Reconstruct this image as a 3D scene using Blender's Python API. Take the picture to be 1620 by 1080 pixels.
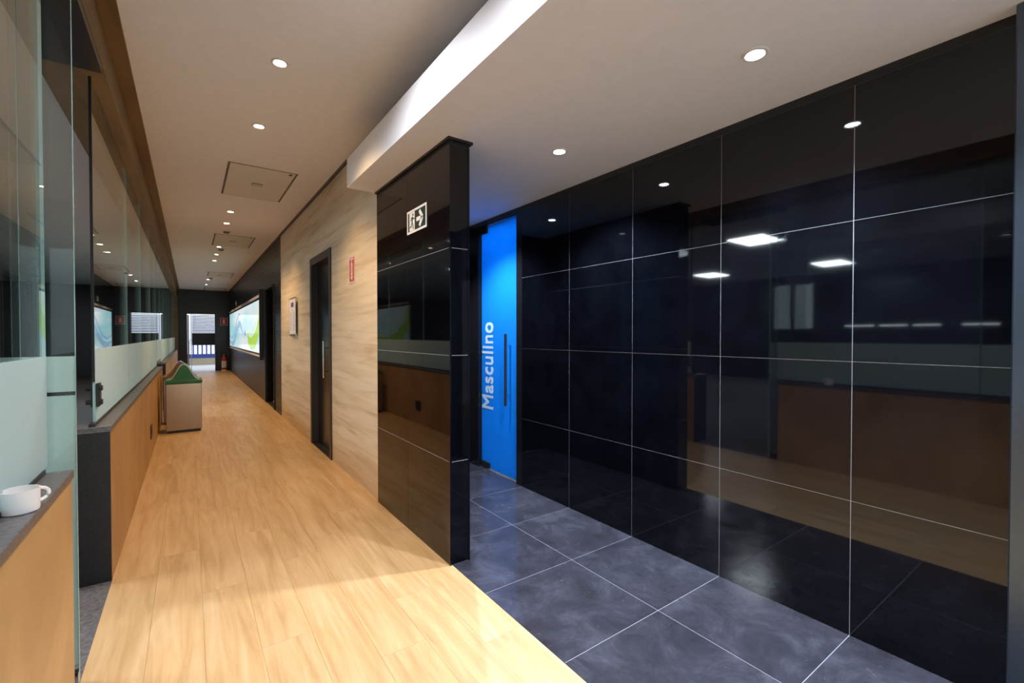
import bpy, bmesh, math, random
from mathutils import Vector, Matrix
random.seed(7)
for o in list(bpy.data.objects): bpy.data.objects.remove(o)
scn = bpy.context.scene
COL = scn.collection
R = math.radians

# ------------------------------------------------------------------ camera
cam = bpy.data.cameras.new('camera'); cam_o = bpy.data.objects.new('camera', cam); COL.objects.link(cam_o)
cam.sensor_width = 36; cam.lens = 715 / 1620 * 36; cam.clip_start = 0.05; cam.clip_end = 200
cam_o.location = (0, 0, 1.30); cam_o.rotation_euler = (R(90 - 0.8), 0, R(-35.5))
scn.camera = cam_o
# ------------------------------------------------------------------ sky, exposure
w = bpy.data.worlds.new('sky'); scn.world = w; w.use_nodes = True
w.node_tree.nodes['Background'].inputs[0].default_value = (0.80, 0.88, 1.0, 1)
w.node_tree.nodes['Background'].inputs[1].default_value = 1.5
vs = scn.view_settings
vs.view_transform = 'Standard'; vs.look = 'None'; vs.gamma = 1; vs.use_curve_mapping = False
vs.exposure = 0.68
WARM = (1.0, 0.625, 0.31); COOL = (0.78, 0.86, 1.0); NEUTRAL = (0.90, 0.90, 1.0)
P_WARM = 44.0; P_COOL = 115.0; E_PANEL = 44.0; P_BATH = 16.0

# ------------------------------------------------------------------ helpers
W = {}
def put(o, parent=None, loc=(0, 0, 0)):
    COL.objects.link(o); loc = Vector(loc); W[o.name] = loc
    if parent is not None:
        o.parent = parent; o.location = loc - W[parent.name]
    else: o.location = loc
    return o
def tag(o, label=None, cat=None, group=None, kind=None):
    if label: o['label'] = label
    if cat: o['category'] = cat
    if group: o['group'] = group
    if kind: o['kind'] = kind
    return o
def empty(name, loc, label=None, cat=None, group=None, kind=None):
    o = bpy.data.objects.new(name, None); o.empty_display_size = .1
    put(o, None, loc); return tag(o, label, cat, group, kind)
def mesh(name, bm, mat, parent=None, loc=(0, 0, 0), smooth=False):
    me = bpy.data.meshes.new(name); bm.normal_update(); bm.to_mesh(me); bm.free()
    if mat: me.materials.append(mat)
    if smooth:
        for p in me.polygons: p.use_smooth = True
        try: me.set_sharp_from_angle(angle=R(35))
        except Exception: pass
    return put(bpy.data.objects.new(name, me), parent, loc)
BOX = {}
def box(name, x0, x1, y0, y1, z0, z1, mat, parent=None, bev=0.0):
    c = ((x0+x1)/2, (y0+y1)/2, (z0+z1)/2); d = (abs(x1-x0), abs(y1-y0), abs(z1-z0))
    k = tuple(round(v, 5) for v in d) + (mat.name, bev)
    if k not in BOX:
        bm = bmesh.new(); bmesh.ops.create_cube(bm, size=1)
        bmesh.ops.scale(bm, vec=d, verts=bm.verts)
        if bev: bmesh.ops.bevel(bm, geom=bm.edges[:], offset=bev, segments=1, affect='EDGES')
        bm.normal_update(); me = bpy.data.meshes.new(name); bm.to_mesh(me); bm.free(); me.materials.append(mat); BOX[k] = me
    return put(bpy.data.objects.new(name, BOX[k]), parent, c)
def bbox(bm, x0, x1, y0, y1, z0, z1):
    m = Matrix.Translation(((x0+x1)/2, (y0+y1)/2, (z0+z1)/2)) @ Matrix.Diagonal((x1-x0, y1-y0, z1-z0, 1))
    bmesh.ops.create_cube(bm, size=1, matrix=m)
def prism(name, polys, fn, d0, d1, mat, parent=None):
    """outline(s) (u, v) extruded from depth d0 to d1 through fn(u, v, d)"""
    bm = bmesh.new(); o = W[parent.name] if parent else Vector((0, 0, 0))
    for pts in polys:
        a = [bm.verts.new(Vector(fn(u, v, d0)) - o) for u, v in pts]; b = [bm.verts.new(Vector(fn(u, v, d1)) - o) for u, v in pts]
        n = len(pts)
        try: bm.faces.new(b); bm.faces.new(a[::-1])
        except Exception: pass
        for i in range(n): bm.faces.new((a[i], a[(i+1) % n], b[(i+1) % n], b[i]))
    bmesh.ops.recalc_face_normals(bm, faces=bm.faces)
    return mesh(name, bm, mat, parent, o)
def stroke(pts, wd):
    """a band of width wd (number or list) along pts as one outline"""
    L = []; Rr = []; n = len(pts)
    for i, p in enumerate(pts):
        a = Vector(pts[max(i-1, 0)]); b = Vector(pts[min(i+1, n-1)]); t = (b-a).normalized(); q = Vector((-t.y, t.x))
        h = (wd[i] if isinstance(wd, (list, tuple)) else wd) / 2
        L.append(tuple(Vector(p)+q*h)); Rr.append(tuple(Vector(p)-q*h))
    return L + Rr[::-1]
def circ(cx, cy, r, n=20): return [(cx+r*math.cos(2*math.pi*i/n), cy+r*math.sin(2*math.pi*i/n)) for i in range(n)]
def lathe(name, prof, mat, parent, loc, n=24, smooth=True):
    bm = bmesh.new(); rings = []
    for r, z in prof: rings.append([bm.verts.new((r*math.cos(2*math.pi*i/n), r*math.sin(2*math.pi*i/n), z)) for i in range(n)])
    for a, b in zip(rings, rings[1:]):
        for i in range(n): bm.faces.new((a[i], a[(i+1) % n], b[(i+1) % n], b[i]))
    if prof[0][0] > 1e-4: bm.faces.new(rings[0][::-1])
    if prof[-1][0] > 1e-4: bm.faces.new(rings[-1])
    bmesh.ops.remove_doubles(bm, verts=bm.verts, dist=1e-6); bmesh.ops.recalc_face_normals(bm, faces=bm.faces)
    return mesh(name, bm, mat, parent, loc, smooth)
def tube(name, pts, r, mat, parent, n=10):
    o = W[parent.name] if parent else Vector((0, 0, 0)); bm = bmesh.new(); rings = []; N = len(pts); P = [Vector(p) for p in pts]
    for i, p in enumerate(P):
        t = (P[min(i+1, N-1)] - P[max(i-1, 0)]).normalized()
        u = t.cross(Vector((0, 0, 1)) if abs(t.z) < .9 else Vector((1, 0, 0))).normalized(); v = t.cross(u)
        rings.append([bm.verts.new(p - o + (u*math.cos(2*math.pi*k/n) + v*math.sin(2*math.pi*k/n))*r) for k in range(n)])
    for a, b in zip(rings, rings[1:]):
        for k in range(n): bm.faces.new((a[k], a[(k+1) % n], b[(k+1) % n], b[k]))
    bm.faces.new(rings[0][::-1]); bm.faces.new(rings[-1])
    bmesh.ops.recalc_face_normals(bm, faces=bm.faces)
    return mesh(name, bm, mat, parent, o, True)
def copy_tree(o, parent=None, loc=None):
    c = o.copy(); COL.objects.link(c); c.parent = parent
    if loc is not None: c.location = loc; W[c.name] = Vector(loc)
    for ch in o.children: copy_tree(ch, c)
    return c

# ------------------------------------------------------------------ materials
def nm(name):
    m = bpy.data.materials.new(name); m.use_nodes = True; nt = m.node_tree
    return m, nt, nt.nodes['Principled BSDF']
def N(nt, t, **kw):
    n = nt.nodes.new(t)
    for k, v in kw.items(): setattr(n, k, v)
    return n
def pm(name, col, rough=.5, metal=0., spec=.5, emit=0., ecol=None):
    m, nt, b = nm(name); b.inputs['Base Color'].default_value = (*col, 1); b.inputs['Roughness'].default_value = rough
    b.inputs['Metallic'].default_value = metal; b.inputs['Specular IOR Level'].default_value = spec
    if emit: b.inputs['Emission Color'].default_value = (*(ecol or col), 1); b.inputs['Emission Strength'].default_value = emit
    return m
def ramp(nt, fac, stops):
    r = N(nt, 'ShaderNodeValToRGB'); e = r.color_ramp.elements
    while len(e) < len(stops): e.new(.5)
    for i, (p, c) in enumerate(stops): e[i].position = p; e[i].color = (*c, 1)
    nt.links.new(fac, r.inputs[0]); return r.outputs[0]
def noise(nt, vec, scale, detail=4, rough=.55, dist=0.):
    n = N(nt, 'ShaderNodeTexNoise'); n.inputs['Scale'].default_value = scale; n.inputs['Detail'].default_value = detail
    n.inputs['Roughness'].default_value = rough; n.inputs['Distortion'].default_value = dist
    if vec is not None: nt.links.new(vec, n.inputs['Vector'])
    return n.outputs['Fac']
def mapped(nt, scale, use='Position', rnd=False):
    if use == 'Position': v = N(nt, 'ShaderNodeNewGeometry').outputs['Position']
    else: v = N(nt, 'ShaderNodeTexCoord').outputs['Object']
    mp = N(nt, 'ShaderNodeMapping'); mp.inputs['Scale'].default_value = scale; nt.links.new(v, mp.inputs['Vector'])
    out = mp.outputs[0]
    if rnd:
        oi = N(nt, 'ShaderNodeObjectInfo'); ml = N(nt, 'ShaderNodeMath', operation='MULTIPLY'); ml.inputs[1].default_value = 37.
        nt.links.new(oi.outputs['Random'], ml.inputs[0]); ad = N(nt, 'ShaderNodeVectorMath', operation='ADD')
        nt.links.new(out, ad.inputs[0]); nt.links.new(ml.outputs[0], ad.inputs[1]); out = ad.outputs[0]
    return out
def mixc(nt, fac, a, b, mode='MIX'):
    m = N(nt, 'ShaderNodeMix', data_type='RGBA', blend_type=mode)
    for s, v in ((m.inputs[0], fac), (m.inputs[6], a), (m.inputs[7], b)):
        if hasattr(v, 'links'): nt.links.new(v, s)
        elif isinstance(v, (int, float)): s.default_value = v
        else: s.default_value = (*v, 1)
    return m.outputs[2]
def bump(nt, b, h, st, dist=.002):
    n = N(nt, 'ShaderNodeBump'); n.inputs['Strength'].default_value = st; n.inputs['Distance'].default_value = dist
    nt.links.new(h, n.inputs['Height']); nt.links.new(n.outputs[0], b.inputs['Normal'])

def wood_mat(name, stops, scale, rough=.45, use='Position', rnd=False, vary=.0, bstr=.05, blot=.35):
    m, nt, b = nm(name); v = mapped(nt, scale, use, rnd)
    a = noise(nt, v, 1.0, 8, .62, .6)
    c = ramp(nt, a, stops)
    v2 = mapped(nt, tuple(s*.22 for s in scale), use, rnd); f2 = noise(nt, v2, 1.3, 3, .5)
    c = mixc(nt, blot, c, ramp(nt, f2, [(.3, (.55, .5, .45)), (.7, (1, 1, 1))]), 'MULTIPLY')
    if vary:
        oi = N(nt, 'ShaderNodeObjectInfo'); c = mixc(nt, vary, c, ramp(nt, oi.outputs['Random'], [(0, (.72, .68, .62)), (1, (1, 1, 1))]), 'MULTIPLY')
    nt.links.new(c, b.inputs['Base Color']); b.inputs['Roughness'].default_value = rough
    bump(nt, b, a, bstr); return m
M = {}
M['plank'] = wood_mat('oak_plank', [(.3, (.52, .325, .145)), (.5, (.65, .435, .21)), (.7, (.74, .535, .295))], (20, 1.7, 20), .36, 'Object', True, .12, .02, .2)
M['oak'] = wood_mat('oak_veneer', [(.3, (.42, .235, .09)), (.55, (.58, .35, .145)), (.75, (.66, .43, .20))], (9, 1.6, 1.6), .45)
M['travert'] = wood_mat('striated_cream_panel', [(.28, (.50, .38, .24)), (.42, (.72, .60, .42)), (.58, (.83, .73, .56)), (.8, (.88, .80, .66))], (3, .9, 15), .5, blot=.3)
M['beam'] = wood_mat('stained_beam', [(.3, (.13, .075, .028)), (.6, (.22, .135, .05)), (.8, (.30, .19, .08))], (6, 1.2, 12), .5)

def black_tile():
    m, nt, b = nm('polished_black_tile'); v = mapped(nt, (1, 1, 1))
    c = ramp(nt, noise(nt, v, 5, 6, .6), [(.3, (.0012, .0014, .0025)), (.75, (.003, .0036, .006))])
    nt.links.new(c, b.inputs['Base Color']); b.inputs['Roughness'].default_value = .035; b.inputs['IOR'].default_value = 1.52
    f = noise(nt, v, 1.6, 2, .4); bump(nt, b, f, .02, .004); return m
M['btile'] = black_tile()
def slate():
    m, nt, b = nm('slate_floor_tile'); v = mapped(nt, (1, 1, 1), 'Object', True)
    a = noise(nt, v, 4.5, 9, .7, .5); s = noise(nt, v, 16, 6, .75, 1.5)
    c = ramp(nt, a, [(.30, (.024, .024, .031)), (.52, (.042, .042, .056)), (.72, (.075, .078, .105))])
    k = ramp(nt, s, [(.64, (0, 0, 0)), (.74, (.10, .10, .11))]); c = mixc(nt, 1., c, k, 'ADD')
    nt.links.new(c, b.inputs['Base Color']); r = ramp(nt, a, [(.3, (.11, .11, .11)), (.75, (.24, .24, .24))])
    nt.links.new(r, b.inputs['Roughness']); bump(nt, b, a, .04, .004); return m
M['slate'] = slate()
def speck(name, c0, c1, sc, rough):
    m, nt, b = nm(name); c = ramp(nt, noise(nt, mapped(nt, (1, 1, 1)), sc, 4, .7), [(.35, c0), (.68, c1)])
    nt.links.new(c, b.inputs['Base Color']); b.inputs['Roughness'].default_value = rough; return m
M['granite'] = speck('grey_stone_sill', (.07, .065, .065), (.17, .16, .16), 60, .35)
M['blackstone'] = speck('black_stone', (.006, .006, .007), (.02, .02, .022), 90, .45)
M['carpet'] = speck('charcoal_carpet', (.07, .068, .072), (.16, .155, .16), 45, .9)
M['ceil'] = speck('ceiling_paint', (.84, .82, .825), (.87, .85, .855), 14, .85)
M['white'] = pm('white_paint', (.88, .88, .89), .6)
M['hatchm'] = pm('hatch_paint', (.74, .71, .64), .75)
M['hgap'] = pm('hatch_gap', (.16, .14, .12), .9)
M['grout'] = pm('grey_grout', (.55, .56, .60), .8)
M['fgrout'] = pm('pale_floor_grout', (.34, .34, .39), .8)
M['darkwall'] = speck('near_black_wall', (.010, .010, .012), (.02, .02, .022), 20, .35)
M['slatm'] = pm('black_ribbed_metal', (.025, .023, .022), .28)
M['blackm'] = pm('black_satin', (.012, .012, .013), .35)
M['blackdoor'] = pm('black_door_leaf', (.008, .008, .010), .22)
M['frame'] = pm('dark_bronze_frame', (.028, .022, .018), .4)
M['chrome'] = pm('chrome', (.75, .76, .78), .15, 1.)
def steel():
    m, nt, b = nm('brushed_steel'); b.inputs['Metallic'].default_value = 1
    a = noise(nt, mapped(nt, (60, 60, 1.5), 'Object'), 2, 3, .6)
    nt.links.new(ramp(nt, a, [(.3, (.33, .25, .165)), (.7, (.38, .29, .20))]), b.inputs['Base Color']); b.inputs['Roughness'].default_value = .2; return m
M['steel'] = steel()
M['postm'] = pm('dark_steel_post', (.10, .13, .17), .3, .9)
M['green'] = pm('green_plastic', (.008, .16, .035), .35)
M['brownp'] = pm('brown_plastic', (.17, .11, .07), .45)
M['red'] = pm('red_paint', (.55, .03, .02), .35)
M['redsign'] = pm('red_sign', (.60, .05, .03), .4)
M['dgreen'] = pm('dark_green_sign', (.012, .03, .018), .35)
M['signw'] = pm('sign_white', (.80, .80, .80), .45)
M['paper'] = pm('paper', (.82, .82, .90), .5)
M['ink'] = pm('violet_ink', (.13, .10, .30), .6)
M['inkg'] = pm('grey_ink', (.42, .42, .50), .6)
M['china'] = pm('white_china', (.86, .85, .83), .18)
M['letters'] = pm('frosted_letters', (.55, .72, .85), .5)
M['lav'] = pm('pale_lavender_paint', (.52, .50, .68), .4)
M['bluep'] = pm('blue_paint', (.05, .08, .32), .5)
M['beige'] = pm('beige_render', (.50, .43, .30), .8)
M['terr'] = pm('white_terrace_tile', (.85, .85, .87), .5)
M['wrail'] = pm('white_rail', (.80, .82, .92), .5)
M['darkboard'] = pm('dark_board', (.018, .015, .015), .5)
M['blindm'] = pm('grey_blind_slat', (.16, .17, .26), .5)
def glass_mat(name, tint):
    m, nt, b = nm(name); nt.nodes.remove(b); out = nt.nodes['Material Output']
    g = N(nt, 'ShaderNodeNewGeometry'); mr = N(nt, 'ShaderNodeMapRange'); mr.inputs['To Min'].default_value = 1.5; mr.inputs['To Max'].default_value = 1/1.5
    nt.links.new(g.outputs['Backfacing'], mr.inputs['Value']); f = N(nt, 'ShaderNodeFresnel'); nt.links.new(mr.outputs[0], f.inputs['IOR'])
    t = N(nt, 'ShaderNodeBsdfTransparent'); t.inputs[0].default_value = (*tint, 1)
    gl = N(nt, 'ShaderNodeBsdfGlossy'); gl.inputs['Roughness'].default_value = .012; gl.inputs[0].default_value = (.95, .98, .97, 1)
    mx = N(nt, 'ShaderNodeMixShader'); nt.links.new(f.outputs[0], mx.inputs[0]); nt.links.new(t.outputs[0], mx.inputs[1]); nt.links.new(gl.outputs[0], mx.inputs[2])
    nt.links.new(mx.outputs[0], out.inputs[0]); return m
M['glass'] = glass_mat('clear_glass', (.93, .965, .95))
M['gedge'] = pm('green_glass_edge', (.30, .50, .48), .15)
def film_mat(name, col, tfrac, gloss=.05, rough=.25):
    m, nt, b = nm(name); nt.nodes.remove(b); out = nt.nodes['Material Output']
    d = N(nt, 'ShaderNodeBsdfDiffuse'); d.inputs[0].default_value = (*col, 1); t = N(nt, 'ShaderNodeBsdfTranslucent'); t.inputs[0].default_value = (*col, 1)
    mx = N(nt, 'ShaderNodeMixShader'); mx.inputs[0].default_value = tfrac; nt.links.new(d.outputs[0], mx.inputs[1]); nt.links.new(t.outputs[0], mx.inputs[2])
    gl = N(nt, 'ShaderNodeBsdfGlossy'); gl.inputs['Roughness'].default_value = rough; m2 = N(nt, 'ShaderNodeMixShader'); m2.inputs[0].default_value = gloss
    nt.links.new(mx.outputs[0], m2.inputs[1]); nt.links.new(gl.outputs[0], m2.inputs[2]); nt.links.new(m2.outputs[0], out.inputs[0]); return m
M['frost'] = film_mat('frosted_film', (.74, .88, .89), .55)
M['bluefilm'] = film_mat('blue_film', (.02, .39, .90), .62, .04, .03)
M['warmlens'] = pm('warm_lamp_lens', (1, .9, .7), .4, emit=30, ecol=(1, .78, .50))
M['coollens'] = pm('cool_lamp_lens', (.9, .95, 1), .4, emit=40, ecol=(.85, .92, 1))
M['panelglow'] = pm('lit_diffuser', (.9, .95, 1), .4, emit=E_PANEL, ecol=(.82, .90, 1))
M['bathglow'] = pm('lit_washroom_diffuser', (.9, .95, 1), .4, emit=P_BATH, ecol=(.9, .95, 1))
def screen_mat():
    m, nt, b = nm('backlit_print'); v = mapped(nt, (1, .30, 1.1))
    c = ramp(nt, noise(nt, v, 1.0, 2, .4), [(.36, (.42, .78, .86)), (.5, (.70, .92, .95)), (.62, (.92, .98, 1.0))])
    nt.links.new(c, b.inputs['Emission Color']); b.inputs['Emission Strength'].default_value = .5; b.inputs['Base Color'].default_value = (.05, .05, .05, 1); b.inputs['Roughness'].default_value = .12; return m
M['screen'] = screen_mat()
def lit(name, c, s=.5): return pm(name, (.03, .03, .03), .15, emit=s, ecol=c)
M['lime'] = lit('lit_lime_print', (.50, .80, .06)); M['lime2'] = lit('lit_pale_lime_print', (.72, .92, .35))
M['wave'] = lit('lit_blue_wave_print', (.30, .55, .78)); M['wave2'] = lit('lit_grey_wave_print', (.45, .50, .62)); M['moth'] = lit('lit_blue_mark_print', (.10, .30, .65))

# ------------------------------------------------------------------ large structure
XG = -0.42; XS = -0.345; ZC = 2.92; ZA = 2.40; YE = 19.72; YB = -3.0; XW = 1.20; XB = 2.32; XL = -9.0
def S(o, label, cat): return tag(o, label, cat, kind='structure')
# corridor floor of single planks
fl = empty('floor', (0.43, 8, 0), 'pale oak plank floor running the length of the corridor', 'floor', kind='structure')
box('subfloor', XS, XW+.12, YB, YE, -.06, -.004, M['hgap'], fl)
nrow = 8; pw = (XW - XS) / nrow; PL = 1.3
for r_ in range(nrow):
    y = YB - random.random()*PL*.9
    while y < YE:
        a, b_ = max(y, YB), min(y+PL, YE)
        if b_-a > .02: box('plank', XS + r_*pw + .0004, XS + (r_+1)*pw - .0004, a+.0004, b_-.0004, -.004, .0, M['plank'], fl)
        y += PL
# alcove floor of slate tiles
fa = empty('floor_alcove', (1.8, 1.5, 0), 'dark slate tile floor of the washroom alcove', 'floor', kind='structure')
box('grout_bed', XW+.005, XB+.10, YB, 4.0, -.06, -.0006, M['fgrout'], fa)
ty = [.7310 + .5925*k for k in range(-6, 7)]; tx = [XW, 1.792, XB+.06]
for i in range(len(ty)-1):
    for j in range(2):
        y0, y1 = max(ty[i], YB), min(ty[i+1], 4.0)
        if y1-y0 > .02: box('floor_tile', tx[j]+.0014, tx[j+1]-.0014, y0+.0014, y1-.0014, -.004, .0, M['slate'], fa)
S(box('floor_office', XL, XS, YB, YE, -.06, -.002, M['carpet']), 'charcoal carpet seen through the doorway left of the corridor', 'floor')
# ceilings
S(box('ceiling', -.285, XW+.02, YB, YE, ZC, ZC+.10, M['ceil']), 'long off-white plaster ceiling of the corridor with warm downlights', 'ceiling')
S(box('ceiling_office', XL, -.40, YB, YE, ZC, ZC+.10, M['ceil']), 'grey ceiling of the dark office behind the glass', 'ceiling')
sa = empty('ceiling_alcove', (1.6, 1, ZA), 'dropped white ceiling over the dark alcove with bright fascia', 'ceiling', kind='structure')
box('soffit', .97, XB+.2, YB, 3.475, ZA, ZA+.215, M['ceil'], sa)
box('fascia', .966, .97, YB, 3.475, ZA, ZA+.215, M['white'], sa)
box('soffit', XW+.115, XB+.2, 3.475, 4.0, ZA, ZA+.215, M['ceil'], sa)
# cream striated wall with door opening
wr = empty('wall_right', (XW, 5.7, 0), 'cream striated stone-look wall on the right of the corridor', 'wall', kind='structure')
DY0, DY1, DZ = 4.90, 5.87, 2.21
box('wall_panel', XW, XW+.11, 3.465, DY0, 0, ZC, M['travert'], wr)
box('wall_panel', XW, XW+.11, DY1, 8.08, 0, ZC, M['travert'], wr)
box('wall_panel', XW, XW+.11, DY0, DY1, DZ, ZC, M['travert'], wr)
box('wall_panel', XW, XW+.11, YB, 3.465, ZA+.215, ZC, M['travert'], wr)
S(box('trim_1', XW-.012, XW+.02, YB, YE-.001, ZC-.035, ZC-.001, M['blackm']), 'thin black shadow gap where corridor ceiling meets right wall', 'trim')
# dark ribbed far wall
RY0, RY1 = 8.84, 9.92
wf = empty('wall_right_far', (XW, 14, 0), 'black ribbed wall at the far end of the corridor', 'wall', kind='structure')
for (a, b_, z0, z1) in ((8.08, RY0, 0, ZC), (RY1, YE, 0, ZC), (RY0, RY1, 2.17, ZC)):
    box('wall_backing', XW+.022, XW+.12, a, b_, z0, z1, M['slatm'], wf)
bm = bmesh.new(); zz = .02
while zz < ZC-.05:
    for (a, b_) in ((8.085, RY0-.03), (RY1+.03, YE-.01)): bbox(bm, XW+.006, XW+.024, a, b_, zz, zz+.022)
    if zz > 2.2: bbox(bm, XW+.006, XW+.024, RY0-.03, RY1+.03, zz, zz+.022)
    zz += .036
rb = mesh('ribs', bm, M['slatm'], wf, (0, 0, 0)); rb['kind'] = 'stuff'
S(box('wall_far_dark_room', XW+.9, XW+.95, 8.0, 11.0, 0, ZC, M['darkwall']), 'dark wall inside the unlit side doorway', 'wall')
# end wall with doorway
we = empty('wall_end', (0.4, YE, 0), 'black wall closing the far end of the corridor', 'wall', kind='structure')
box('wall_block', XL, -.066, YE, YE+.12, 0, ZC+.1, M['darkwall'], we); box('wall_block', .755, XW+1.3, YE, YE+.12, 0, ZC+.1, M['darkwall'], we)
box('wall_block', -.066, .755, YE, YE+.12, 2.055, ZC+.1, M['darkwall'], we)
# black tiled alcove wall, tile by tile
wa = empty('wall_alcove', (XB, 1.6, 0), 'polished black tile wall of the washroom alcove with pale grout', 'wall', kind='structure')
box('grout_bed', XB-.0028, XB+.12, YB, 3.10, 0, ZA, M['grout'], wa)
yz = [-.4540, .1385, .7310, 1.3235, 1.916, 2.5085, 3.101]; zr = [0, .585, 1.186, 1.79, 2.364]
for i in range(len(yz)-1):
    for j in range(4):
        box('wall_tile', XB-.004, XB+.006, yz[i]+.0011, yz[i+1]-.0011, zr[j]+.0011, zr[j+1]-.0011, M['btile'], wa)
S(box('trim_2', XB-.006, XB+.01, YB, 4.0, 2.364, ZA-.0005, M['blackm']), 'black strip along the top of the black tile wall', 'trim')
# wing wall between corridor and alcove
ww = empty('wall_wing', (1.25, 2.9, 0), 'short wall clad in polished black tiles between corridor and alcove', 'wall', kind='structure')
WX0, WX1, WY0, WY1 = 1.186, 1.312, 2.262, 3.463
box('wall_core', WX0+.0012, WX1-.0012, WY0+.0012, WY1, 0, 2.363, M['grout'], ww)
for j in range(4):
    z0, z1 = zr[j]+.0015, zr[j+1]-.0015
    for (a, b_) in ((WY0, 2.862), (2.862, WY1)):
        box('wall_tile', WX0, WX0+.01, a+.0012, b_-.0012, z0, z1, M['btile'], ww)
        box('wall_tile', WX1-.01, WX1, a+.0012, b_-.0012, z0, z1, M['btile'], ww)
    box('wall_tile', WX1-.01, WX1, WY1, 3.999, z0, z1, M['btile'], ww)
    box('wall_tile', WX0+.0115, WX1-.0115, WY0, WY0+.01, z0, z1, M['btile'], ww)
for x in (WX0-.001, WX1-.011): box('corner_strip', x, x+.012, WY0-.002, WY0+.010, 0, 2.364, M['btile'], ww)
box('top_trim', WX0-.016, WX1+.016, WY0-.018, WY1, ZA-.014, ZA-.0005, M['blackm'], ww); box('top_trim', WX0, WX1, WY0, WY1, 2.364, ZA-.014, M['blackm'], ww); box('top_trim', XW+.05, WX1, WY1, 4.0, 2.364, ZA-.0005, M['blackm'], ww)
# closing walls round the alcove, office and behind the camera
box('wall_core', XW+.05, WX1-.0012, WY1, 4.0, 0, 2.363, M['grout'], ww)
S(box('wall_alcove_end', WX1, XB+.2, 4.0, 4.08, 0, ZA, M['blackdoor']), 'black wall at the back of the alcove beyond the blue door', 'wall')
wb = empty('wall_back', (0, YB, 0), 'wall behind the camera with a tall glazed opening added for daylight', 'wall', kind='structure')
box('wall_block', XL, -.25, YB-.1, YB, 0, ZC+.1, M['darkwall'], wb); box('wall_block', -.25, XB+.3, YB-.1, YB, 2.35, ZC+.1, M['white'], wb)
w5 = empty('window_added', (1, YB, 0), 'tall glazed opening added unseen behind the camera to let in daylight', 'window', kind='structure')  # invented opening, added to bring cool daylight to the near corridor and alcove
for k in range(3): box('pane', -.25+k*.87, -.25+(k+1)*.87-.04, YB-.05, YB-.04, 0, 2.35, M['glass'], w5); box('mullion', -.25+(k+1)*.87-.04, -.25+(k+1)*.87, YB-.08, YB-.02, 0, 2.35, M['blackm'], w5)
wo = empty('wall_left', (XL, 8, 0), 'dark far wall of the office with a bright window', 'wall', kind='structure')
for (a, b_, z0, z1) in ((YB, 5.2, 0, ZC), (6.2, YE, 0, ZC), (5.2, 6.2, 0, 1.48), (5.2, 6.2, 2.68, ZC)): box('wall_block', XL-.1, XL, a, b_, z0, z1, M['darkwall'], wo)
wn = empty('window_1', (XL, 5.7, 1.48), 'bright office window reflected in the black tiles', 'window', kind='structure')
box('window_frame', XL-.06, XL+.01, 5.66, 5.76, 1.48, 2.68, M['blackm'], wn); box('pane', XL-.05, XL-.04, 5.2, 6.2, 1.48, 2.68, M['glass'], wn)

# ------------------------------------------------------------------ left partition: low walls, beam, glass
bmx = empty('trim_beam', (-.45, 8, 2.6), 'brown stained timber beam above the glass partition', 'beam', kind='structure')
box('beam', -.62, -.35, YB, YE, 2.67, ZC, M['beam'], bmx); box('cover_strip', -.35, -.275, YB, YE, ZC-.022, ZC-.002, M['beam'], bmx)
box('end_post', -.62, -.33, 19.35, YE, 0, 2.67, M['beam'], bmx)
box('door_header', -.60, -.352, 2.25, 3.10, 2.63, 2.67, M['blackm'], bmx)
def low_wall(name, y0, y1, label):
    t = empty(name, ((XS-.6)/2, (y0+y1)/2, 0), label, 'low wall', kind='structure')
    box('wall_core', -.60, XS-.012, y0+.01, y1-.01, 0, .79, M['blackstone'], t)
    box('front_panel', XS-.012, XS, y0+.006, y1-.006, 0, .788, M['oak'], t)
    box('sill', -.605, XS+.004, y0-.004, y1+.004, .79, .82, M['granite'], t, .002)
    box('end_cap', -.602, XS-.001, y0, y0+.01, 0, .79, M['blackstone'], t); box('end_cap', -.602, XS-.001, y1-.01, y1, 0, .79, M['blackstone'], t)
    box('glazing_bead', XG-.012, XG+.012, y0+.02, y1-.02, .82, .835, M['blackm'], t)
    return t
low_wall('wall_left_near', YB, 2.22, 'oak-fronted low wall with grey sill nearest the camera on the left')
low_wall('wall_left_middle', 3.17, 8.80, 'oak-fronted low wall with black end face beside the steel bins')
low_wall('wall_left_far', 9.95, 19.35, 'oak-fronted low wall beyond the second glass door, farthest along corridor')
def glass_row(name, edges, label, zb=.835):
    t = empty(name, (XG, edges[0], zb), label, 'glass partition', kind='structure')
    for a, b_ in zip(edges, edges[1:]):
        p = box('pane', XG-.005, XG+.005, a+.0015, b_-.0015, zb, 2.67, M['glass'], t)
        f = box('frosted_film', XG+.0055, XG+.0065, a+.004, b_-.004, zb, 1.225, M['frost'], p)
        for e in (a+.0018, b_-.0018): box('glass_edge', XG-.0048, XG+.0048, e-.0009, e+.0009, zb, 2.669, M['gedge'], p)
    return t
glass_row('window_2', [YB+.01, -.75, .75, 2.262], 'clear glass with frosted lower band on the nearest low wall')
g2 = glass_row('window_3', [3.265, 4.88, 6.15, 7.55, 8.78], 'clear glass with frosted band above the middle low wall')
box('edge_strip', XG-.006, XG+.006, 3.258, 3.265, 1.05, 2.67, M['blackm'], g2)
glass_row('window_4', [9.97 + k*(19.33-9.97)/7 for k in range(8)], 'clear glass with frosted band at the far end of the corridor')
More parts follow.
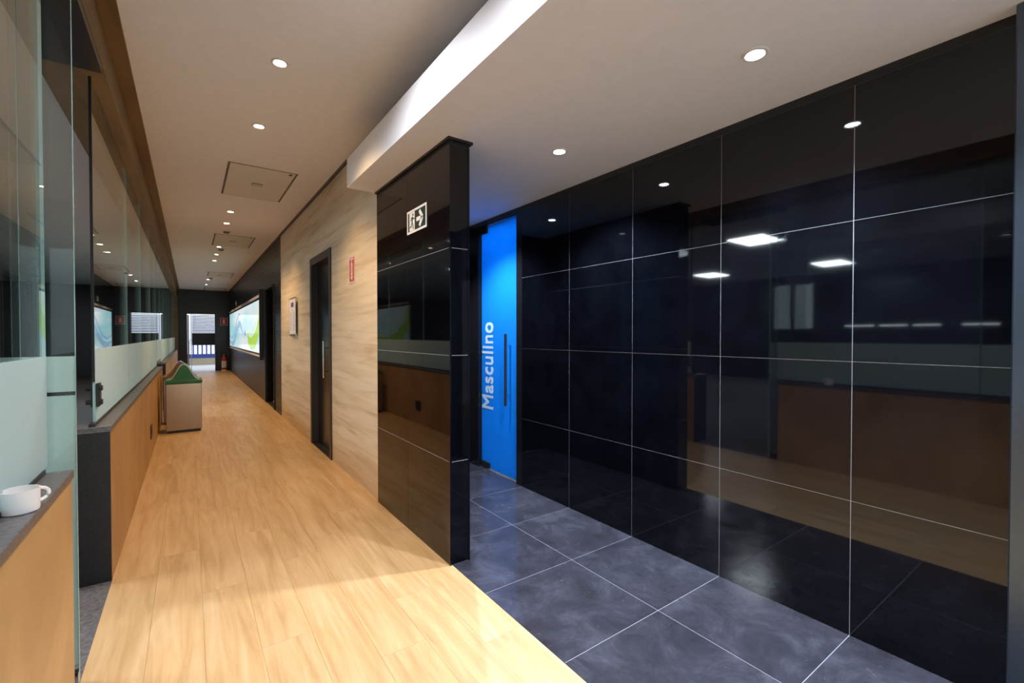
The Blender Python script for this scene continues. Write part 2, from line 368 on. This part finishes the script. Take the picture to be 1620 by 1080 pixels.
# glass door leaf standing open into the office
HX, HY = XS, 2.30
gd = empty('door_1', (HX, HY, 0), 'open frameless glass door with frosted lower part beside the near low wall', 'door', kind='structure')
p = box('pane', HX-.86, HX, HY-.005, HY+.005, .012, 2.62, M['glass'], gd)
box('frosted_film', HX-.858, HX-.002, HY+.0055, HY+.0065, .07, 1.078, M['frost'], p); box('frosted_film', HX-.858, HX-.002, HY+.0055, HY+.0065, 1.092, 1.222, M['frost'], p)
box('dark_strip', HX-.858, HX-.002, HY+.0055, HY+.0068, 1.078, 1.092, M['blackm'], p)
box('glass_edge', HX-.0005, HX+.001, HY-.0048, HY+.0048, .013, 2.618, M['gedge'], p)
box('bottom_rail', HX-.86, HX, HY-.012, HY+.012, .006, .05, M['chrome'], gd, .002)
box('pivot_foot', HX-.06, HX-.02, HY-.01, HY+.01, 0, .006, M['blackm'], gd)
gd2 = empty('door_2', (XG, 9.0, 0), 'closed glass door between middle and far low walls', 'door', kind='structure')
p = box('pane', XG-.005, XG+.005, 8.82, 9.93, .012, 2.67, M['glass'], gd2)
box('frosted_film', XG+.0055, XG+.0065, 8.825, 9.925, .9, 1.225, M['frost'], p)
box('bottom_rail', XG-.012, XG+.012, 8.82, 9.93, .0, .05, M['chrome'], gd2)

# ------------------------------------------------------------------ doors on the right
dr = empty('door_3', (XW, 5.385, 0), 'black door with chrome pull bar in the cream wall', 'door', kind='structure')
for (a, b_) in ((DY0, DY0+.075), (DY1-.075, DY1)): box('frame_jamb', XW-.014, XW+.11, a, b_, 0, DZ-.085, M['frame'], dr, .002)
box('frame_head', XW-.014, XW+.11, DY0, DY1, DZ-.085, DZ, M['frame'], dr, .002)
leaf = box('leaf', XW+.06, XW+.10, DY0+.075, DY1-.075, .01, DZ-.087, M['blackdoor'], dr)
box('threshold', XW-.01, XW+.06, DY0+.075, DY1-.075, 0, .012, M['blackstone'], dr)
hb = tube('pull_bar', [(XW+.0, 5.26, .83), (XW+.0, 5.26, 1.235)], .011, M['chrome'], leaf)
for z in (.90, 1.16): tube('standoff', [(XW+.0, 5.26, z), (XW+.06, 5.26, z)], .007, M['chrome'], leaf)
lathe('lock', [(.016, 0), (.016, .012), (.012, .014)], M['chrome'], leaf, (XW+.06, 5.20, 1.03)).rotation_euler = (0, R(-90), 0)

db = empty('door_4', (XB+.04, 3.5, 0), 'bright blue glass washroom door with the word Masculino', 'door', kind='structure')
BX = XB + .035
leaf = box('leaf', BX, BX+.010, 3.19, 3.815, .012, 2.355, M['bluefilm'], db)
for (a, b_) in ((3.101, 3.185), (3.82, 4.0)): box('frame_jamb', XB-.002, XB+.11, a, b_, 0, ZA-.016, M['blackdoor'], db)
box('frame_head', XB-.002, XB+.11, 3.185, 3.82, 2.358, ZA-.016, M['blackdoor'], db)
box('patch_fitting', BX-.012, BX+.022, 3.70, 3.81, 2.285, 2.352, M['blackm'], leaf, .002); box('patch_fitting', BX-.014, BX+.024, 3.66, 3.81, .013, .065, M['blackm'], leaf, .002)
tube('pull_bar', [(BX-.055, 3.325, .665), (BX-.055, 3.325, 1.31)], .013, M['blackm'], leaf)
for z in (.76, 1.21):
    tube('standoff', [(BX-.055, 3.325, z), (BX, 3.325, z)], .008, M['chrome'], leaf)
def text(name, body, size, mat, parent, mat4, ext=.001, off=.0, sx=1.):
    cu = bpy.data.curves.new(name, 'FONT'); cu.body = body; cu.size = size; cu.extrude = ext; cu.offset = off; cu.space_character = 1.06
    t = bpy.data.objects.new(name, cu); COL.objects.link(t); dg = bpy.context.evaluated_depsgraph_get()
    me = bpy.data.meshes.new_from_object(t.evaluated_get(dg)); bpy.data.objects.remove(t); bpy.data.curves.remove(cu)
    me.transform(Matrix.Diagonal((sx, 1, 1, 1))); me.transform(mat4); me.materials.clear(); me.materials.append(mat)
    return put(bpy.data.objects.new(name, me), parent, W[parent.name]), me
# letters climb the door: text x -> +z, text up -> +y
mt = Matrix(((0, 0, -1, BX-.001-W[leaf.name].x), (0, 1, 0, 0), (1, 0, 0, 0), (0, 0, 0, 1)))
m4 = Matrix(((0, 0, -1, BX-.002), (0, 1, 0, 3.615), (1, 0, 0, .575), (0, 0, 0, 1))); m4 = Matrix.Translation(-W[leaf.name]) @ m4
lt, lm = text('lettering', 'Masculino', .27, M['letters'], leaf, m4, .0012, .0, .74)
bm = bmesh.new()
for k, (dy, dz) in enumerate(((0, 0), (.006, 0), (.012, 0), (0, .006), (.006, .006), (.012, .006))):   # bold face
    c = lm.copy(); c.transform(Matrix.Translation((-.00004*k, dy-.006, dz-.003))); bm.from_mesh(c); bpy.data.meshes.remove(c)
bm.to_mesh(lm); bm.free()
# washroom behind
S(box('wall_washroom', 4.6, 4.7, 2.2, 5.0, 0, 2.6, M['white']), 'white wall of the washroom behind the blue door', 'wall')
for (n, a) in (('wall_washroom_side', (XB+.12, 4.6, 2.1, 2.2, 0, 2.6)), ('wall_washroom_back', (XB+.12, 4.6, 5.0, 5.1, 0, 2.6)), ('ceiling_washroom', (XB+.11, 4.7, 2.1, 5.1, 2.6, 2.7)), ('floor_washroom', (XB+.10, 4.7, 2.1, 5.1, -.06, -.002)), ('wall_washroom_front', (XB+.12, XB+.2, 4.08, 5.0, 0, 2.6))):
    S(box(n, *a, M['white']), 'white lining of the washroom behind the blue door', n.split('_')[0])
tl = empty('ceiling_light', (3.0, 3.5, 2.6), 'lit washroom ceiling panel hidden behind the blue door', 'light')
box('frame', 2.68, 3.32, 3.18, 3.82, 2.58, 2.60, M['white'], tl); box('diffuser', 2.70, 3.30, 3.20, 3.80, 2.574, 2.58, M['bathglow'], tl)

so = empty('door_5', (XW, 9.38, 0), 'dark open side doorway in the black ribbed wall', 'door', kind='structure')
for (a, b_) in ((RY0-.03, RY0), (RY1, RY1+.03)): box('frame_jamb', XW-.012, XW+.12, a, b_, 0, 2.19, M['blackm'], so)
box('frame_head', XW-.012, XW+.12, RY0, RY1, 2.165, 2.19, M['blackm'], so)
for z0 in (0,): box('side_lining', XW+.12, XW+.9, RY0-.05, RY0-.01, 0, 2.3, M['darkwall'], so); box('side_lining', XW+.12, XW+.9, RY1+.01, RY1+.05, 0, 2.3, M['darkwall'], so); box('top_lining', XW+.12, XW+.9, RY0-.05, RY1+.05, 2.3, 2.34, M['darkwall'], so); box('floor_lining', XW+.02, XW+.9, RY0, RY1, -.04, -.001, M['blackstone'], so)
# steel post at the right edge of the picture
ps = empty('trim_post', (2.3, 0, 0), 'dark steel post at the right end of the black tile wall', 'post', kind='structure')
box('post', 2.245, XB-.004, -.25, .262, 0, ZA-.001, M['postm'], ps, .004); box('edge_bead', 2.238, 2.246, .18, .19, 0, ZA-.002, M['chrome'], ps)

# ------------------------------------------------------------------ lights in the ceilings
def downlight(lens, col, power, r=.032, ang=112):
    t = empty('downlight', (0, 0, 0))
    lathe('trim_ring', [(r, -.001), (r+.004, -.006), (r+.014, -.005), (r+.017, .0)], M['hatchm'], t, (0, 0, 0), 20)
    lathe('lens', [(0.0001, -.003), (r*.96, -.003), (r*.96, .0)], lens, t, (0, 0, 0), 20, False)
    l = bpy.data.lights.new('lamp_light', 'SPOT'); l.energy = power; l.color = col; l.spot_size = R(ang); l.spot_blend = .7; l.shadow_soft_size = .03
    put(bpy.data.objects.new('lamp_light', l), t, (0, 0, -.034)); return t
LW = [.45]
yl = [3.01, 4.01, 6.99, 7.74, 9.88, 10.83, 11.76, 14.84, 15.87, 17.48]
lab = ['warm round downlight in corridor ceiling, nearest the camera', 'warm round downlight in corridor ceiling just before the nearest hatch', 'warm round downlight just beyond the nearest ceiling hatch', 'warm round downlight beside the nearest smoke detector',
       'warm round downlight just beyond the second ceiling hatch', 'warm downlight, middle of three beyond the second hatch', 'warm downlight, farthest of three beyond the second hatch', 'warm downlight beside the farthest smoke detector', 'warm downlight, second from the end wall', 'warm downlight nearest the black end wall']
d0 = None
for y, L in zip(yl, lab):
    if d0 is None: d = d0 = downlight(M['warmlens'], WARM, P_WARM); d.location = (.45, y, ZC)
    else: d = copy_tree(d0, None, (.45, y, ZC))
    tag(d, L, 'light', 'warm downlights of the corridor')
n0 = None
for y, L in ((2.0, 'neutral round downlight just above the top edge of the view'), (1.0, 'neutral round downlight in corridor ceiling right above the camera'), (-1.0, 'neutral round downlight in corridor ceiling behind the camera')):
    d = copy_tree(n0, None, (.45, y, ZC)) if n0 else downlight(M['coollens'], NEUTRAL, P_WARM*.85, .032, 144); n0 = n0 or d; d.location = (.45, y, ZC); tag(d, L, 'light', 'warm downlights of the corridor')
c0 = None
for y, L in ((.90, 'cool white downlight in alcove ceiling nearest the camera'), (2.05, 'cool white downlight in alcove ceiling beside the black wing wall'), (3.30, 'cool white downlight above the blue door, hidden by the wing wall'), (-.26, 'cool white downlight in alcove ceiling beside the camera'), (-1.4, 'cool white downlight in alcove ceiling behind the camera')):
    if c0 is None: d = c0 = downlight(M['coollens'], COOL, P_COOL, .032, 122); d.location = (1.81, y, ZA)
    else: d = copy_tree(c0, None, (1.81, y, ZA))
    tag(d, L, 'light', 'cool downlights of the alcove')
f0 = None
for (x, y, L) in ((-3.2, 3.86, 'lit square office ceiling panel, brightest in the black tile reflection'), (-7.1, 4.1, 'lit office ceiling panel at right in the tile reflection'), (-6.8, 6.8, 'lit office ceiling panel at left in the tile reflection'),
                  (-3.2, -.9, 'lit panel added unseen beside the camera to light the near end'), (-3.2, 9.6, 'lit office ceiling panel opposite the second glass door')):  # the panel beside the camera is added to brighten the near end
    if f0 is None:
        f0 = t = empty('ceiling_panel', (x, y, ZC)); 
        for (a, b_, c, d_) in ((-.42, .42, -.32, -.30), (-.42, .42, .30, .32), (-.42, -.40, -.30, .30), (.40, .42, -.30, .30)): box('frame', x+a, x+b_, y+c, y+d_, ZC-.014, ZC, M['white'], t)
        box('diffuser', x-.40, x+.40, y-.30, y+.30, ZC-.010, ZC-.002, M['panelglow'], t)
    else: t = copy_tree(f0, None, (x, y, ZC))
    tag(t, L, 'light', 'office ceiling panels')
M['striplit'] = pm('lit_strip', (.9, .95, 1), .4, emit=7, ecol=(.85, .92, 1))
for a, b_, L in ((3.85, 4.45, 'nearest the bright window'), (3.22, 3.75, 'second from the bright window'), (2.65, 3.12, 'third from the bright window'), (1.75, 2.3, 'farthest from the bright window')):
    t = empty('light_strip', (XL, (a+b_)/2, 1.52), 'slim lit strip on the dark office wall, ' + L, 'light', 'slim lit strips on the office wall')
    box('housing', XL, XL+.03, a-.02, b_+.02, 1.515, 1.55, M['blackm'], t); box('diffuser', XL+.03, XL+.036, a, b_, 1.522, 1.545, M['striplit'], t)
# ceiling hatches
def hatch(x0, x1, y0, y1, label):
    t = empty('ceiling_hatch', ((x0+x1)/2, (y0+y1)/2, ZC), label, 'hatch', 'ceiling hatches')
    for (a, b_, c, d) in ((x0, x1, y0, y0+.012), (x0, x1, y1-.012, y1), (x0, x0+.02, y0+.012, y1-.012), (x1-.02, x1, y0+.012, y1-.012)): box('gap_frame', a, b_, c, d, ZC-.0025, ZC, M['hgap'], t)
    box('panel', x0+.02, x1-.02, y0+.012, y1-.012, ZC-.004, ZC, M['hatchm'], t)
    cx, cy = (x0+x1)/2, (y0+y1)/2; v = box('grille', cx-.05, cx+.045, cy-.05, cy+.05, ZC-.010, ZC-.004, M['hgap'], t)
    for k in range(4): box('grille_bar', cx-.048, cx+.043, cy-.044+k*.025, cy-.032+k*.025, ZC-.012, ZC-.009, M['hatchm'], v)
    box('latch', x1-.075, x1-.045, y0+.04, y0+.08, ZC-.008, ZC-.004, M['blackm'], t)
hatch(.305, .905, 4.98, 6.15, 'rectangular ceiling access hatch nearest the camera'); hatch(.335, .91, 8.62, 9.75, 'second ceiling access hatch along the corridor')
hatch(.40, .97, 13.9, 15.05, 'third ceiling access hatch along the corridor'); hatch(.42, 1.05, 18.5, 19.6, 'ceiling access hatch right before the black end wall')
for y, x, L in ((8.31, .48, 'small round smoke detector just before the second hatch'), (10.07, .49, 'small round smoke detector just beyond the second hatch'), (15.30, .50, 'small round smoke detector farthest along the corridor')):
    t = empty('smoke_detector', (x, y, ZC), L, 'smoke detector', 'smoke detectors on the corridor ceiling')
    lathe('base', [(.06, 0), (.06, -.012), (.054, -.016)], M['hatchm'], t, (x, y, ZC)); lathe('sensor', [(.045, -.016), (.042, -.034), (.025, -.042), (.0001, -.042)], M['hgap'], t, (x, y, ZC))

# ------------------------------------------------------------------ signs, notice, screen
def onX(Xp, Y0, Z0): return lambda u, v, d: (Xp-d, Y0-u, Z0+v)
def onY(X0, Yp, Z0): return lambda u, v, d: (X0+u, Yp-d, Z0+v)
rect = lambda a, b_, c, d: [(a, c), (b_, c), (b_, d), (a, d)]
def frame4(w_, h, t): return [rect(0, w_, 0, t), rect(0, w_, h-t, h), rect(0, t, t, h-t), rect(w_-t, w_, t, h-t)]
ex = empty('exit_sign', (WX0, 2.70, 1.96), 'dark green exit sign with running figure and arrow on black wing wall', 'sign'); f = onX(WX0, 2.857, 1.962); w_, h = .302, .150
prism('plate', [rect(0, w_, 0, h)], f, 0, .003, M['dgreen'], ex); prism('border', frame4(w_, h, .014), f, .003, .0042, M['signw'], ex)
prism('doorway', [rect(.040, .122, .016, .134)], f, .003, .004, M['signw'], ex)
prism('running_figure', [circ(.097, .116, .0085), stroke([(.092, .104), (.087, .085), (.083, .068)], [.015, .016, .014]), stroke([(.083, .070), (.094, .056), (.098, .038), (.104, .024)], .010), stroke([(.082, .070), (.074, .050), (.062, .040), (.050, .044)], .010),
      stroke([(.090, .101), (.104, .090), (.122, .088)], .008), stroke([(.088, .100), (.070, .096), (.064, .080)], .008)], f, .004, .0048, M['dgreen'], ex)
prism('arrow', [stroke([(.150, .075), (.225, .075)], .026), stroke([(.200, .125), (.205, .113), (.240, .075)], .026), stroke([(.200, .025), (.205, .037), (.240, .075)], .026)], f, .003, .0041, M['signw'], ex)
def fire_sign(name, f, par_loc, w_, h, label, tall):
    t = empty(name, par_loc, label, 'sign'); prism('plate', [rect(0, w_, 0, h)], f, 0, .003, M['redsign'], t); prism('border', frame4(w_, h, .010), f, .003, .004, M['signw'], t)
    if tall:
        prism('extinguisher_symbol', [rect(.055, .105, .075, .185), stroke([(.068, .185), (.08, .200), (.095, .200)], .012), rect(.062, .098, .066, .075)], f, .003, .004, M['signw'], t)
        prism('symbol_detail', [rect(.082, .090, .09, .165)], f, .004, .0045, M['redsign'], t)
        prism('arrow', [[(.04, .062), (.12, .062), (.08, .024)]], f, .003, .004, M['signw'], t)
        prism('text_bar', [rect(.03, .05, .21, .225), rect(.06, .10, .21, .228), rect(.11, .13, .21, .225)], f, .003, .004, M['signw'], t)
        prism('caption_strip', [rect(.012, w_-.012, .012, .017)], f, .003, .004, M['signw'], t)
    else: prism('extinguisher_symbol', [rect(w_*.36, w_*.62, h*.22, h*.66), stroke([(w_*.40, h*.66), (w_*.5, h*.78), (w_*.62, h*.76)], .03)], f, .003, .004, M['signw'], t)
fire_sign('fire_sign', onX(XW, 4.25, 1.768), (XW, 4.17, 1.768), .158, .243, 'tall red and white extinguisher sign on the cream wall', True)
fire_sign('fire_sign', onY(.915, YE, 1.66), (1.04, YE, 1.66), .24, .28, 'small red extinguisher sign on the black end wall', False)
nb = empty('notice_frame', (XW, 6.9, 1.28), 'white notice in clear acrylic frame on the cream wall', 'notice'); f = onX(XW, 7.16, 1.285)
prism('acrylic_back', [rect(0, .50, 0, .54)], f, .022, .028, M['glass'], nb); pp = prism('sheet', [rect(.03, .47, .03, .515)], f, .029, .031, M['paper'], nb)
for (u, v) in ((.02, .02), (.48, .02), (.02, .52), (.48, .52)): prism('standoff', [circ(u, v, .009, 10)], f, 0, .042, M['chrome'], nb)
prism('logo', [rect(.14, .34, .405, .47), circ(.24, .365, .012, 8)], f, .031, .0315, M['ink'], pp)
prism('text_lines', [rect(.07 + .22*(k % 2), .07 + .22*(k % 2) + .10 + .05*((k*7) % 3)/2, .33-.022*(k//2), .337-.022*(k//2)) for k in range(24)], f, .031, .0315, M['inkg'], pp)
# backlit picture
sc = empty('backlit_picture', (XW, 14.7, .87), 'long backlit picture with lime swoosh and blue waves on ribbed wall', 'light box'); f = lambda u, v, d: (XW+.004-d, u, v)
PY0, PY1, PZ0, PZ1 = 10.48, 18.95, .93, 2.03
prism('case', [rect(PY0-.05, PY1+.05, PZ0-.05, PZ1+.05)], f, 0, .03, M['blackm'], sc)
sr = prism('print', [rect(PY0, PY1, PZ0, PZ1)], f, .03, .034, M['screen'], sc)
prism('ledge', [rect(PY0-.05, PY1+.05, PZ0-.075, PZ0-.045)], f, 0, .05, M['hatchm'], sc); prism('top_ledge', [rect(PY0-.05, PY1+.05, PZ1+.045, PZ1+.10)], f, 0, .05, M['inkg'], sc)
prism('lime_swoosh', [[(13.1, 1.36), (12.7, 1.06), (12.1, .95), (11.4, 1.0), (10.85, 1.22), (10.49, 1.45), (10.49, 1.93), (10.75, 1.66), (11.2, 1.42), (11.8, 1.27), (12.4, 1.24)]], f, .034, .0345, M['lime'], sr)
prism('pale_swoosh', [stroke([(13.3, 1.42), (12.9, 1.34), (12.2, 1.33), (11.5, 1.45), (10.9, 1.72), (10.5, 1.99)], [.01, .05, .06, .06, .05, .03])], f, .0345, .035, M['lime2'], sr)
W1 = [(13.6, 1.30), (14.2, 1.40), (14.8, 1.62), (15.3, 1.66), (15.9, 1.50), (16.5, 1.25), (17.2, 1.08), (18.0, 1.02), (18.9, 1.10)]
prism('blue_wave', [stroke(W1, [.02, .06, .12, .14, .16, .18, .16, .14, .1]), stroke([(x, z+.22+.05*math.sin(x*1.3)) for x, z in W1[2:]], [.02, .05, .08, .10, .1, .08, .06])], f, .034, .0345, M['wave'], sr)
prism('grey_wave', [stroke([(x, z-.10) for x, z in W1], [.01, .03, .05, .05, .05, .05, .04, .04, .03])], f, .0345, .035, M['wave2'], sr)
for pl in (stroke([(13.3, 1.25), (13.55, 1.42)], [.03, .16]), stroke([(13.7, 1.25), (13.6, 1.40)], [.02, .12]), stroke([(14.6, 1.98), (14.45, 1.72)], .02)): prism('blue_mark', [pl], f, .0345, .035, M['moth'], sr)
box('screen_bar', XW-.06, XW, 10.30, 10.36, .80, 2.22, M['blackm'], sc)
tag(box('call_button', XW-.018, XW+.006, 16.5, 16.62, 2.22, 2.36, M['hatchm'], None, .003), 'small pale plate on ribbed wall above the backlit picture', 'wall plate')

# ------------------------------------------------------------------ bins, cup, outlet, latches, extinguisher
def bin_(x0, y0, lid, label, wd=.39, dp=.34, hb=.655):
    t = empty('waste_bin', (x0+wd/2, y0+dp/2, 0), label, 'bin', 'steel waste bins'); x1, y1 = x0+wd, y0+dp
    box('plinth', x0+.015, x1-.015, y0+.015, y1-.015, 0, .03, M['blackm'], t); box('body', x0, x1, y0, y1, .03, hb, M['steel'], t, .006)
    ld = box('lid_collar', x0-.008, x1+.008, y0-.008, y1+.008, hb, hb+.045, lid, t, .005)
    n = 24; prof = []
    for i in range(n+1):
        u = i/n; s = .5-.5*math.cos(2*math.pi*u); prof.append((x0+.025+(wd-.05)*u, hb+.045+.205*(s**1.15)))
    for yy in (y0+.004, y1-.016): prism('end_plate', [[(a, b_) for a, b_ in prof]], lambda u, v, d, yy=yy: (u, yy+d, v), 0, .012, lid, ld)
    prism('lid_shell', [stroke([(a, b_+.004) for a, b_ in prof], .012)], lambda u, v, d: (u, y0+.012+d, v), 0, dp-.024, M['steel'], ld)
    return t
bin_(-.262, 7.46, M['green'], 'stainless steel bin with green arched lid beside the oak low wall')
bin_(-.315, 8.22, M['brownp'], 'stainless steel bin with brown lid behind the green-lidded bin')
cx, cy, cz = -.379, 1.77, .82
cup = empty('cup', (cx, cy, cz), 'small white china cup on the grey sill', 'cup')
lathe('bowl', [(.0001, .0), (.034, .0), (.038, .003), (.0393, .010), (.0395, .030), (.0395, .062), (.0375, .062), (.0372, .030), (.034, .012), (.0001, .008)], M['china'], cup, (cx, cy, cz), 32)
tube('handle', [(cx + .8*(.036 + .026*math.sin(a)), cy + .6*(.036 + .026*math.sin(a)), cz+.036+.018*math.cos(a)) for a in [math.pi*k/10 for k in range(11)]], .0045, M['china'], cup, 8)
so_ = empty('wall_socket', (XS, 6.17, .2), 'small dark socket plate low on the oak low wall', 'socket')
prism('plate', [rect(-.09, .09, 0, .14)], lambda u, v, d: (XS+d, 6.17+u, .2+v), 0, .008, M['blackm'], so_); prism('socket_face', [circ(0, .07, .035, 16)], lambda u, v, d: (XS+d, 6.17+u, .2+v), .008, .011, M['frame'], so_)
lk = empty('door_lock', (XG, 3.31, .91), 'black lock case clamped on the glass edge above middle low wall', 'lock')
for s in (-1, 1):
    box('case', XG+s*.010-.004, XG+s*.010+.004+(.008 if s > 0 else -.0), 3.27, 3.34, .915, 1.04, M['blackm'], lk, .002)
    for z in (.94, 1.015): tube('knob', [(XG+s*.014, 3.285, z), (XG+s*.034, 3.285, z)], .014, M['blackm'], lk)
fx = empty('fire_extinguisher', (1.02, 19.52, 0), 'red fire extinguisher standing in the far right corner', 'fire extinguisher'); E0 = (1.02, 19.52, 0)
lathe('stand', [(.0001, .0), (.095, .0), (.095, .03), (.085, .045), (.0001, .045)], M['hatchm'], fx, E0); lathe('cylinder', [(.0001, .045), (.075, .05), (.08, .07), (.08, .42), (.065, .48), (.03, .52), (.03, .55), (.0001, .55)], M['red'], fx, E0)
lathe('label', [(.081, .12), (.0812, .12), (.0812, .36), (.081, .36)], M['signw'], fx, E0); lathe('valve', [(.0001, .55), (.022, .55), (.022, .60), (.0001, .60)], M['chrome'], fx, E0, 12)
box('lever', .99, 1.10, 19.505, 19.535, .60, .62, M['blackm'], fx, .003); tube('hose', [(1.03, 19.50, .58), (1.09, 19.47, .56), (1.115, 19.46, .45), (1.11, 19.46, .25), (1.105, 19.46, .15)], .012, M['blackm'], fx)

# ------------------------------------------------------------------ beyond the end doorway
S(box('ceiling_terrace_added', -3, 4, YE+.12, 24.2, 2.5, 2.6, M['hatchm']), 'unseen slab added over the terrace to dim the daylight there', 'ceiling')  # out of view, added only to hold skylight off the terrace
S(box('floor_terrace', -3, 4, YE+.001, 24.3, -.06, -.001, M['terr']), 'bright white terrace floor outside the end doorway', 'floor')
dl = empty('door_6', (-.06, YE+.12, 0), 'pale lavender door standing open at the corridor end', 'door', kind='structure')
lf = box('leaf', -.06, -.02, YE+.10, YE+.98, .01, 2.03, M['lav'], dl)
tube('handle', [(-.0, YE+.90, 1.0), (.02, YE+.90, 1.0), (.02, YE+.78, 1.0)], .01, M['chrome'], lf)
tw = empty('terrace_wall', (.5, 24.0, 0), 'low beige terrace wall with blue band and white railing', 'railing')
box('base_wall', -2, 3, 24.0, 24.15, 0, .30, M['beige'], tw); box('blue_band', -2, 3, 23.98, 24.17, .30, .47, M['bluep'], tw)
for k in range(26): box('baluster', -1.5+k*.16, -1.5+k*.16+.05, 24.05, 24.10, .47, 1.05, M['bluep'], tw)
box('top_rail', -2, 3, 24.03, 24.12, 1.05, 1.10, M['wrail'], tw)
S(box('wall_terrace', -2.5, 3.5, 25.6, 25.7, 0, 2.2, M['terr']), 'white wall across from the terrace railing', 'wall')
bl = empty('window_blind', (.45, 20.45, 2.1), 'grey slatted blind with dark board below, outside the end doorway', 'blind')
box('head_rail', .03, .90, 20.42, 20.48, 2.10, 2.16, M['wrail'], bl)
for k in range(12):
    o = box('slat', .08, .88, 20.425, 20.475, -.001+1.42+k*.057, .001+1.42+k*.057, M['blindm'], bl); o.rotation_euler = (R(38), 0, 0)
box('dark_board', .07, .90, 20.43, 20.46, .93, 1.38, M['darkboard'], bl)
for x in (.11, .17): tube('cord', [(x, 20.415, 2.1), (x, 20.415, 1.40)], .006, M['wrail'], bl, 6)
for x in (.05, .89): box('side_post', x-.012, x+.012, 20.42, 20.48, 0, 2.10, M['wrail'], bl)
